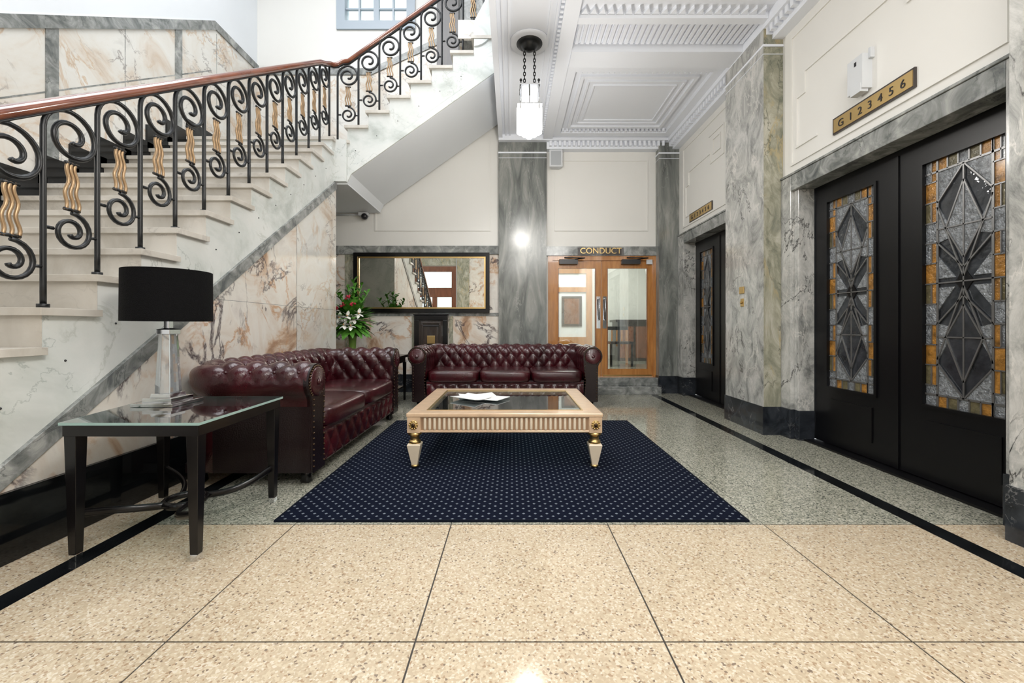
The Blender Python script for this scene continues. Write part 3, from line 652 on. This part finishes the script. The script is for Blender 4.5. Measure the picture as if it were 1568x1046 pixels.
# ---------------------------------------------------------------- sofas
def sofa(name,W,D,H,loc,rz,nc,rc=.10):
    e=empty(name,loc); e.rotation_euler=(0,0,rz)
    R=.115; wi=W/2-.225; di=D-.225; y0=.03
    path=[]; st=.0125
    def seg(p,q,nx,ny):
        L=math.hypot(q[0]-p[0],q[1]-p[1]); n=max(1,int(L/st))
        for i in range(n): t=i/n; path.append((p[0]+(q[0]-p[0])*t,p[1]+(q[1]-p[1])*t,nx,ny))
    def arc(cx,cy,a0,a1):
        n=14
        for i in range(n): a=a0+(a1-a0)*i/n; path.append((cx+rc*math.cos(a),cy+rc*math.sin(a),math.cos(a),math.sin(a)))
    seg((wi,y0),(wi,di-rc),1,0); arc(wi-rc,di-rc,0,pi/2); seg((wi-rc,di),(-wi+rc,di),0,1); arc(-wi+rc,di-rc,pi/2,pi); seg((-wi,di-rc),(-wi,y0),-1,0); path.append((-wi,y0,-1,0))
    sec=[]; raw=[]
    for i in range(14): t=i/14; raw.append((.03*(1-t)**2,.34+(H-R-.34)*t,-1,0,min(1,t*5)))
    for i in range(30):
        a=pi-(pi*1.27)*i/29
        wgt=1 if a>.35 else max(0,(a+.1)/.45)
        raw.append((R+R*math.cos(a),H-R+R*math.sin(a),math.cos(a),math.sin(a),wgt))
    rx=raw[-1][0]
    raw+=[(rx-.012,raw[-1][1]-.03,1,0,0),(.175,.40,1,0,0),(.175,.09,1,0,0),(.165,.08,1,0,0)]
    s=0
    for i,q in enumerate(raw):
        if i: s+=math.hypot(q[0]-raw[i-1][0],q[1]-raw[i-1][1])
        sec.append((*q[:4],s,q[4]))
    p,qv=.15,.20; d=.032
    Ls=[0]
    for i in range(1,len(path)): Ls.append(Ls[-1]+math.hypot(path[i][0]-path[i-1][0],path[i][1]-path[i-1][1]))
    mid=Ls[-1]/2; vs=[]
    for (px,py,nx,ny),u in zip(path,Ls):
        uu=u-mid
        for (n,z,nn,nz,s,w_) in sec:
            a=uu/p+s/qv; b_=uu/p-s/qv
            f=(abs(math.sin(pi*a)*math.sin(pi*b_)))**.45
            dd=d*(f-.55)*w_
            endf=min(1,(min(u,Ls[-1]-u))/.03); dd*=endf
            n2=n+nn*dd; z2=z+nz*dd
            vs.append((px+nx*n2,py+ny*n2,z2))
    b=MB(); b.grid(vs,len(path),len(sec),M_leather)
    imax=int(mid/(p/2))+1
    for i in range(-imax,imax+1):
        for j in range(0,8):
            if (i+j)%2: continue
            u=i*p/2+mid; s=j*qv/2
            if u<.05 or u>Ls[-1]-.05: continue
            k=min(range(len(sec)),key=lambda t:abs(sec[t][4]-s))
            if sec[k][5]<.6 or k<3: continue
            m=min(range(len(Ls)),key=lambda t:abs(Ls[t]-u)); px,py,nx,ny=path[m]; n=sec[k][0]-sec[k][2]*.012; z=sec[k][1]-sec[k][3]*.012
            b.ball((px+nx*n,py+ny*n,z),.011,M_leather,7,4)
    for sx in(1,-1):
        outl=[(wi+n,z) for (n,z,_,_,_,_) in sec]+[(wi-.0,.08)]
        outl=[(sx*a,z) for a,z in outl]
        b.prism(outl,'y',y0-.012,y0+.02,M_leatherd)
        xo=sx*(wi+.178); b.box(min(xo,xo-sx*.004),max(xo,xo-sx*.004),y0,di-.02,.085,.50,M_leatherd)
        cx,cz=sx*(wi+R),H-R
        b.lathe([(.0,-.0),(.085,-.0),(.095,.006),(.095,.02)],(cx,y0-.024,cz),M_leather,28,ax='y')
        b.lathe([(.0,-.0),(.02,.0),(.022,.012)],(cx,y0-.034,cz),M_leather,12,ax='y')
        pts=[(sx*(wi+R+.100*math.cos(a)),H-R+.100*math.sin(a)) for a in [ -.9+ i*(pi+1.8)/26 for i in range(27)]]
        for k in range(14): zz=.12+k*.035; pts+= [(sx*(wi+.018),zz),(sx*(wi+.16),zz)] if zz<H-R-.08 else []
        for (a,z) in pts: b.ball((a,y0-.014,z),.0075,M_dkb,6,4)
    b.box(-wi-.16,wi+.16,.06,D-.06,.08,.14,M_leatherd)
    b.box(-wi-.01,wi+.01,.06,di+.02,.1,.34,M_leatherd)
    nu=int(2*wi/.0125); nv=18; vs=[]
    for i in range(nu+1):
        for j in range(nv+1):
            x=-wi+2*wi*i/nu; z=.09+.22*j/nv; a=x/p+(z-.09)/.22; b_=x/p-(z-.09)/.22
            f=abs(math.sin(pi*a)*math.sin(pi*b_))**.45; ed=min(1,min(j,nv-j)/2)
            vs.append((x,.045-.028*f*ed,z))
    b.grid(vs,nu+1,nv+1,M_leather)
    b.box(-wi,wi,.03,.08,.30,.325,M_leather)
    cw=2*wi/nc
    for i in range(nc):
        cx=-wi+cw*(i+.5); b.ball((cx,(y0+di)/2-.02,.385),1,M_leather,40,20,sc=(cw/2-.002,(di-y0)/2+.02,.075),e=.32)
    for x in(-wi-.1,wi+.1):
        for y in(.09,D-.12): b.lathe([(.025,0),(.038,.015),(.03,.05),(.04,.085)],(x,y,0),M_blackw,14)
    b.obj('upholstery',e)
    return e
sofa('chesterfield_sofa',2.36,.90,.75,(-.085,5.06,0),0,3)
sofa('chesterfield_sofa',2.06,.885,.765,(-1.228,3.59,0),pi/2,2,.04)

# ---------------------------------------------------------------- rug
m,nt,bs=newmat('navy_carpet'); N=nt.nodes; L=nt.links
tc=N.new('ShaderNodeTexCoord'); mp=N.new('ShaderNodeMapping'); mp.inputs['Rotation'].default_value=(0,0,pi/4); v=N.new('ShaderNodeTexVoronoi'); v.inputs['Scale'].default_value=23; v.inputs['Randomness'].default_value=0; v.distance='CHEBYCHEV'; v.voronoi_dimensions='2D'
L.new(tc.outputs['Object'],mp.inputs[0]); L.new(mp.outputs[0],v.inputs['Vector'])
cr=N.new('ShaderNodeValToRGB'); cr.color_ramp.elements[0].position=.12; cr.color_ramp.elements[0].color=(.15,.17,.20,1); cr.color_ramp.elements[1].position=.16; cr.color_ramp.elements[1].color=(.0035,.0055,.014,1)
L.new(v.outputs['Distance'],cr.inputs[0]); L.new(cr.outputs[0],bs.inputs['Base Color']); bs.inputs['Roughness'].default_value=.95; bs.inputs['Specular IOR Level'].default_value=.08
nn=N.new('ShaderNodeTexNoise'); nn.inputs['Scale'].default_value=400; L.new(tc.outputs['Object'],nn.inputs['Vector']); bp=N.new('ShaderNodeBump'); bp.inputs['Strength'].default_value=.4; L.new(nn.outputs[0],bp.inputs['Height']); L.new(bp.outputs[0],bs.inputs['Normal'])
M_rugb=mat('rug_binding',(.004,.006,.012),.9,spec=.1)
b=MB(); b.box(-1.205,1.20,2.145,4.40,0,.009,m)
for q in((-1.217,-1.205,2.133,4.41),(1.20,1.213,2.133,4.41),(-1.205,1.20,2.133,2.145),(-1.205,1.20,4.40,4.41)): b.box(q[0],q[1],q[2],q[3],0,.010,M_rugb)
b.obj('area_rug')

# ---------------------------------------------------------------- coffee table
e=empty('coffee_table'); b=MB()
x0,x1,y0,y1=-.735,.632,2.90,4.08; T=.395; z0=.0105
fw=.13
b.box(x0,x1,y0,y0+fw,T-.025,T,M_cabin); b.box(x0,x1,y1-fw,y1,T-.025,T,M_cabin); b.box(x0,x0+fw,y0+fw,y1-fw,T-.025,T,M_cabin); b.box(x1-fw,x1,y0+fw,y1-fw,T-.025,T,M_cabin)
i=.02
b.box(x0+i,x1-i,y0+i,y0+i+.025,T-.125,T-.025,M_cabin); b.box(x0+i,x1-i,y1-i-.025,y1-i,T-.125,T-.025,M_cabin)
b.box(x0+i,x0+i+.025,y0+i+.025,y1-i-.025,T-.125,T-.025,M_cabin); b.box(x1-i-.025,x1-i,y0+i+.025,y1-i-.025,T-.125,T-.025,M_cabin)
for (a,c,p,q) in((x0+.01,x1-.01,y0+.01,y0+.05),(x0+.01,x1-.01,y1-.05,y1-.01),(x0+.01,x0+.05,y0+.05,y1-.05),(x1-.05,x1-.01,y0+.05,y1-.05)): b.box(a,c,p,q,T-.135,T-.12,M_cabin)
b.obj('frame',e,bevel=.004)
b=MB()
M_groove=mat('reeding_paint',(.74,.63,.48),.3)
M_grv=mat('groove_paint',(.30,.18,.10),.5)
b.box(x0+.10,x1-.10,y0+i-.001,y0+i+.001,T-.118,T-.032,M_grv); b.box(x0+i-.001,x0+i+.001,y0+.1,y1-.1,T-.118,T-.032,M_grv); b.box(x1-i-.001,x1-i+.001,y0+.1,y1-.1,T-.118,T-.032,M_grv)
n=34
for k in range(n):
    x=x0+.11+(x1-x0-.22)*(k+.5)/n
    for y in(y0+i,y1-i): b.lathe([(.009,T-.118),(.0105,T-.11),(.0105,T-.04),(.009,T-.032)],(x,y,0),M_groove,8)
n=29
for k in range(n):
    y=y0+.11+(y1-y0-.22)*(k+.5)/n
    for x in(x0+i,x1-i): b.lathe([(.009,T-.118),(.0105,T-.11),(.0105,T-.04),(.009,T-.032)],(x,y,0),M_groove,8)
b.obj('reeding',e)
b=MB()
for x in(x0+.05,x1-.05):
    for y in(y0+.05,y1-.05):
        b.box(x-.045,x+.045,y-.045,y+.045,T-.136,T-.024,M_cabin)
        b.lathe([(.045,T-.136),(.05,T-.15),(.032,T-.165),(.03,T-.19),(.042,T-.20),(.042,T-.215)],(x,y,0),M_brass,20)
        b.lathe([(.060,T-.215),(.066,T-.225),(.028,.03),(.028,.025)],(x,y,0),M_groove,4,sm=False)
        b.lathe([(.026,.03),(.03,.02),(.022,z0)],(x,y,0),M_brass,12)
        for yy,sg in(((y-.045,-1),) if y<3.5 else ((y+.045,1),)):
            b.ball((x,yy,T-.08),.032,M_brass,20,8,sc=(1,.3,1)); b.ball((x,yy+sg*.008,T-.08),.014,M_dkb,10,6,sc=(1,.5,1))
            for k in range(10):
                a=2*pi*k/10; b.ball((x+.027*math.cos(a),yy+sg*.006,T-.08+.027*math.sin(a)),.007,M_brass,6,4)
b.obj('legs',e,bevel=.002)
b=MB(); b.box(x0+fw-.004,x1-fw+.004,y0+fw-.004,y1-fw+.004,T-.012,T-.004,M_glassg); b.obj('glass_top',e)
b=MB()
for (a,c,p,q) in((x0+fw-.012,x1-fw+.012,y0+fw-.012,y0+fw),(x0+fw-.012,x1-fw+.012,y1-fw,y1-fw+.012),(x0+fw-.012,x0+fw,y0+fw,y1-fw),(x1-fw,x1-fw+.012,y0+fw,y1-fw)): b.box(a,c,p,q,T-.003,T+.002,M_brass)
b.obj('inlay',e)
b=MB()
for (cx,cy,w_,h_,a,z) in((-.30,3.60,.30,.21,.25,T+.003),(-.20,3.50,.30,.21,-.5,T+.008),(-.34,3.47,.21,.28,.9,T+.013)):
    c_,s_=math.cos(a),math.sin(a); nx_=6; vs=[]
    for kk in (0,.004):
        for iu in range(nx_+1):
            for iv in(-1,1):
                u=-1+2*iu/nx_; vs.append((cx+c_*u*w_/2-s_*iv*h_/2,cy+s_*u*w_/2+c_*iv*h_/2,z+kk+.010*abs(u)**2*(1 if a>0 else .3)))
    o2=(nx_+1)*2; fs=[]
    for iu in range(nx_):
        q=iu*2; fs+=[(q,q+1,q+3,q+2),(o2+q,o2+q+2,o2+q+3,o2+q+1),(q,q+2,o2+q+2,o2+q),(q+1,o2+q+1,o2+q+3,q+3)]
    fs+=[(0,o2,o2+1,1),(o2-2,o2-1,2*o2-1,2*o2-2)]
    b.add(vs,fs,M_paper)
b.obj('magazine')

# ---------------------------------------------------------------- side table (near left)
e=empty('side_table'); b=MB(); T=.595
C=[(-1.905,1.755),(-1.315,1.755),(-1.325,2.415),(-2.04,2.415)]
def inset(k):
    cx=sum(p[0] for p in C)/4; cy=sum(p[1] for p in C)/4
    return [(cx+(x-cx)*k,cy+(y-cy)*k) for x,y in C]
O=inset(.975); I=inset(.86)
for k in range(4):
    a,c=O[k],O[(k+1)%4]; d_,f_=I[(k+1)%4],I[k]; b.prism([a,c,d_,f_],'z',T-.060,T-.012,M_blackw)
legs=[(-1.868,1.79),(-1.352,1.79),(-1.362,2.38),(-1.985,2.38)]
for (x,y) in legs:
    b.lathe([(.022,0),(.023,.03)],(x,y,0),M_chrome,4,sm=False); b.lathe([(.023,.03),(.036,T-.06),(.038,T-.013)],(x,y,0),M_blackw,4,sm=False)
cx,cy=-1.64,2.10
ring=[(cx+.085*math.cos(2*pi*k/24),cy+.085*math.sin(2*pi*k/24),.13) for k in range(25)]
b.tube(ring,.018,M_blackw,8,r2=.014,up=(0,0,1))
for (x,y) in legs:
    d_=Vector((cx-x,cy-y)); Ld=d_.length; d_/=Ld
    side=Vector((-d_.y,d_.x)); pts=[]
    for k in range(13):
        t=k/12; p=Vector((x,y))+d_*(Ld-.085)*t+side*.05*math.sin(pi*t); pts.append((p.x,p.y,.20-.07*math.sin(t*pi/2)))
    b.tube(pts,.018,M_blackw,8,r2=.012,up=(0,0,1))
b.obj('frame',e,bevel=.002)
b=MB(); b.prism(C,'z',T-.011,T,M_glassg2)
M_edge=mat('glass_edge_green',(.30,.45,.42),.15,0,.3)
for k in range(4):
    a,c=Vector(C[k]),Vector(C[(k+1)%4]); dd=(c-a).normalized(); nn_=Vector((dd.y,-dd.x))*.0015
    b.prism([tuple(a),tuple(c),tuple(c+nn_),tuple(a+nn_)],'z',T-.011,T,M_edge)
b.obj('glass_top',e)

# lamp
e=empty('table_lamp'); lx,ly=-1.80,2.19; b=MB()
b.lathe([(.150,T+.001),(.150,T+.018)],(lx,ly,0),M_chrome,4,sm=False); b.lathe([(.105,T+.018),(.105,T+.04)],(lx,ly,0),M_chrome,4,sm=False); b.lathe([(.075,T+.04),(.070,T+.06)],(lx,ly,0),M_chrome,4,sm=False)
M_cryst=bpy.data.materials.new('crystal'); M_cryst.use_nodes=True; pb=M_cryst.node_tree.nodes['Principled BSDF']; pb.inputs['Transmission Weight'].default_value=.75; pb.inputs['Roughness'].default_value=.02; pb.inputs['Metallic'].default_value=.35; pb.inputs['Base Color'].default_value=(.80,.83,.85,1); pb.inputs['IOR'].default_value=1.5
b.lathe([(.056,T+.06),(.040,.96)],(lx,ly,0),M_cryst,8,sm=False)
b.lathe([(.026,T+.06),(.018,.96)],(lx,ly,0),M_chrome,8,sm=False)
b.lathe([(.050,.96),(.050,.985),(.02,.99),(.02,1.03)],(lx,ly,0),M_chrome,4,sm=False)
b.tube([(lx,ly,1.0),(lx,ly,1.27)],.008,M_chrome,8)
for a in(0,pi/2): b.tube([(lx-.186*math.cos(a),ly-.186*math.sin(a),1.265),(lx+.186*math.cos(a),ly+.186*math.sin(a),1.265)],.003,M_chrome,6)
b.ball((lx,ly,1.15),.035,M_paper,14,10,sc=(1,1,1.4))
b.obj('stem',e,bevel=.002)
b=MB(); sg=64; vs=[];prof=[(.192,1.028),(.190,1.288),(.187,1.288),(.189,1.028)]
for rr,z in prof:
    for k in range(sg): a=2*pi*k/sg; vs.append((lx+rr*math.cos(a),ly+rr*math.sin(a),z))
fs=[(j*sg+k,j*sg+(k+1)%sg,((j+1)%4)*sg+(k+1)%sg,((j+1)%4)*sg+k) for j in range(4) for k in range(sg)]
b.add(vs,fs,M_shade,True); o=b.obj('shade',e)
md=o.modifiers.new('es','EDGE_SPLIT'); md.split_angle=.8

# ---------------------------------------------------------------- console with flowers
b=MB(); T=.62
b.box(-2.42,-1.42,5.22,5.72,T-.035,T,M_blackw); b.box(-2.39,-1.45,5.25,5.69,T-.10,T-.035,M_blackw)
for x in(-2.38,-1.46):
    for y in(5.26,5.68): b.lathe([(.018,0),(.030,T-.1)],(x,y,0),M_blackw,4,sm=False)
b.box(-2.38,-1.46,5.28,5.66,.18,.20,M_blackw)
b.obj('console_table',bevel=.003)
e=empty('flower_arrangement'); b=MB(); fx,fy=-2.08,5.45
M_vase=mat('green_vase',(.16,.28,.05),.12,0,.6)
b.lathe([(.05,T),(.055,T+.01),(.045,T+.10),(.05,T+.22),(.065,T+.30),(.06,T+.302),(.045,T+.24)],(fx,fy,0),M_vase,24); b.obj('vase',e)
b=MB(); random.seed(11)
def leafp(base,dirv,L_,W_,mt,droop=.3):
    d_=Vector(dirv).normalized(); side=d_.cross(Vector((0,0,1)))
    if side.length<.1: side=Vector((1,0,0))
    side.normalize(); vs=[];n=6
    for k in range(n+1):
        t=k/n; c=Vector(base)+d_*L_*t+Vector((0,0,-droop*L_*t*t)); ww=W_*math.sin(pi*min(.98,t*.9+.08)); vs+= [c-side*ww,c+Vector((0,0,.15*ww)),c+side*ww]
    b.add(vs,[(k*3+q,k*3+q+1,k*3+q+4,k*3+q+3) for k in range(n) for q in(0,1)],mt,True)
cz=1.13
for k in range(190):
    a=random.uniform(0,2*pi); el=random.uniform(-.6,1.4); d_=(math.cos(a)*math.cos(el),math.sin(a)*math.cos(el),math.sin(el)); L_=random.uniform(.17,.27)
    s_=(fx+d_[0]*.08,fy+d_[1]*.08,cz-.06+d_[2]*.12); leafp(s_,d_,L_,random.uniform(.028,.055),M_leaf,.2)
for (dx,dy,h) in((.02,0,.52),(.10,.05,.46),(-.08,.03,.48),(-.22,0,.38),(.21,-.02,.36),(.05,-.05,.42)):
    b.tube([(fx,fy,cz-.2),(fx+dx*.5,fy+dy,cz+h*.4),(fx+dx,fy+dy,cz-.05+h)],.005,M_leaf,6)
    for k in range(16): leafp((fx+dx*(.35+k*.042),fy+dy,cz-.05+h*(.40+k*.040)),(random.uniform(-1,1),random.uniform(-1,1),.8),.11,.020,M_leaf)
for (dx,dz,hue) in((-.07,-.02,0),(.03,.0,0),(.10,-.04,0),(-.01,-.11,0),(.07,-.12,0),(-.13,-.09,0),(-.05,.14,1),(.07,.15,1),(.01,.24,1),(-.15,.10,1),(.16,.03,0)):
    c=Vector((fx+dx,fy-.25+abs(dx)*.3,cz+dz))
    if hue:
        for q in range(6): b.ball((c.x+random.uniform(-.022,.022),c.y+.05+random.uniform(-.02,.02),c.z+random.uniform(-.025,.025)),.015,M_red,7,5)
        continue
    o_=Vector((dx,-.8,.25)).normalized()
    for q in range(6):
        aa=2*pi*q/6+dx*9; t1=o_.cross(Vector((0,0,1))).normalized(); t2=o_.cross(t1)
        leafp(c,(o_*.5+t1*math.cos(aa)+t2*math.sin(aa)),.080,.024,M_petal,.1)
    b.ball(c+o_*.02,.010,M_amber,7,5)
b.obj('foliage',e)

# ---------------------------------------------------------------- lights
def area(name,loc,rot,sx,sy,en,col=(1,1,1)):
    l=bpy.data.lights.new(name,'AREA'); l.shape='RECTANGLE'; l.size=sx; l.size_y=sy; l.energy=en; l.color=col
    o=bpy.data.objects.new(name,l); o.location=loc; o.rotation_euler=rot; S.collection.objects.link(o); return o
area('stairwell_fill',(-1.9,2.4,7.1),(0,0,0),2.8,4.6,200,(.96,.98,1))  # added area lamp under the closed upper ceiling, brightens the stairwell
area('hall_fill',(1.2,.4,3.76),(0,0,0),1.2,1.6,48,(1,.98,.95))  # unseen area lamp added overhead to brighten hall and floor, no fixture modelled
area('entrance_fill',(1.1,-2.0,3.7),(math.radians(35),0,0),1.8,1.2,85,(1,.98,.95))  # added fill behind the camera, tilted forward onto camera-facing surfaces
area('corridor_light',(1.5,8.2,2.9),(0,0,0),1.5,2,55,(1,.97,.92))
w_=bpy.data.worlds.new('world'); S.world=w_; w_.use_nodes=True; w_.node_tree.nodes['Background'].inputs[0].default_value=(.92,.96,1,1); w_.node_tree.nodes['Background'].inputs[1].default_value=1.6

# ---------------------------------------------------------------- camera
cd=bpy.data.cameras.new('camera'); cd.sensor_width=36; cd.lens=640/1568*36; cd.shift_y=-23/1568; cd.clip_start=.05
co=bpy.data.objects.new('camera',cd); co.location=(0,0,1.0); co.rotation_euler=(pi/2,0,0); S.collection.objects.link(co); S.camera=co
S.view_settings.view_transform='Standard'; S.view_settings.exposure=.42
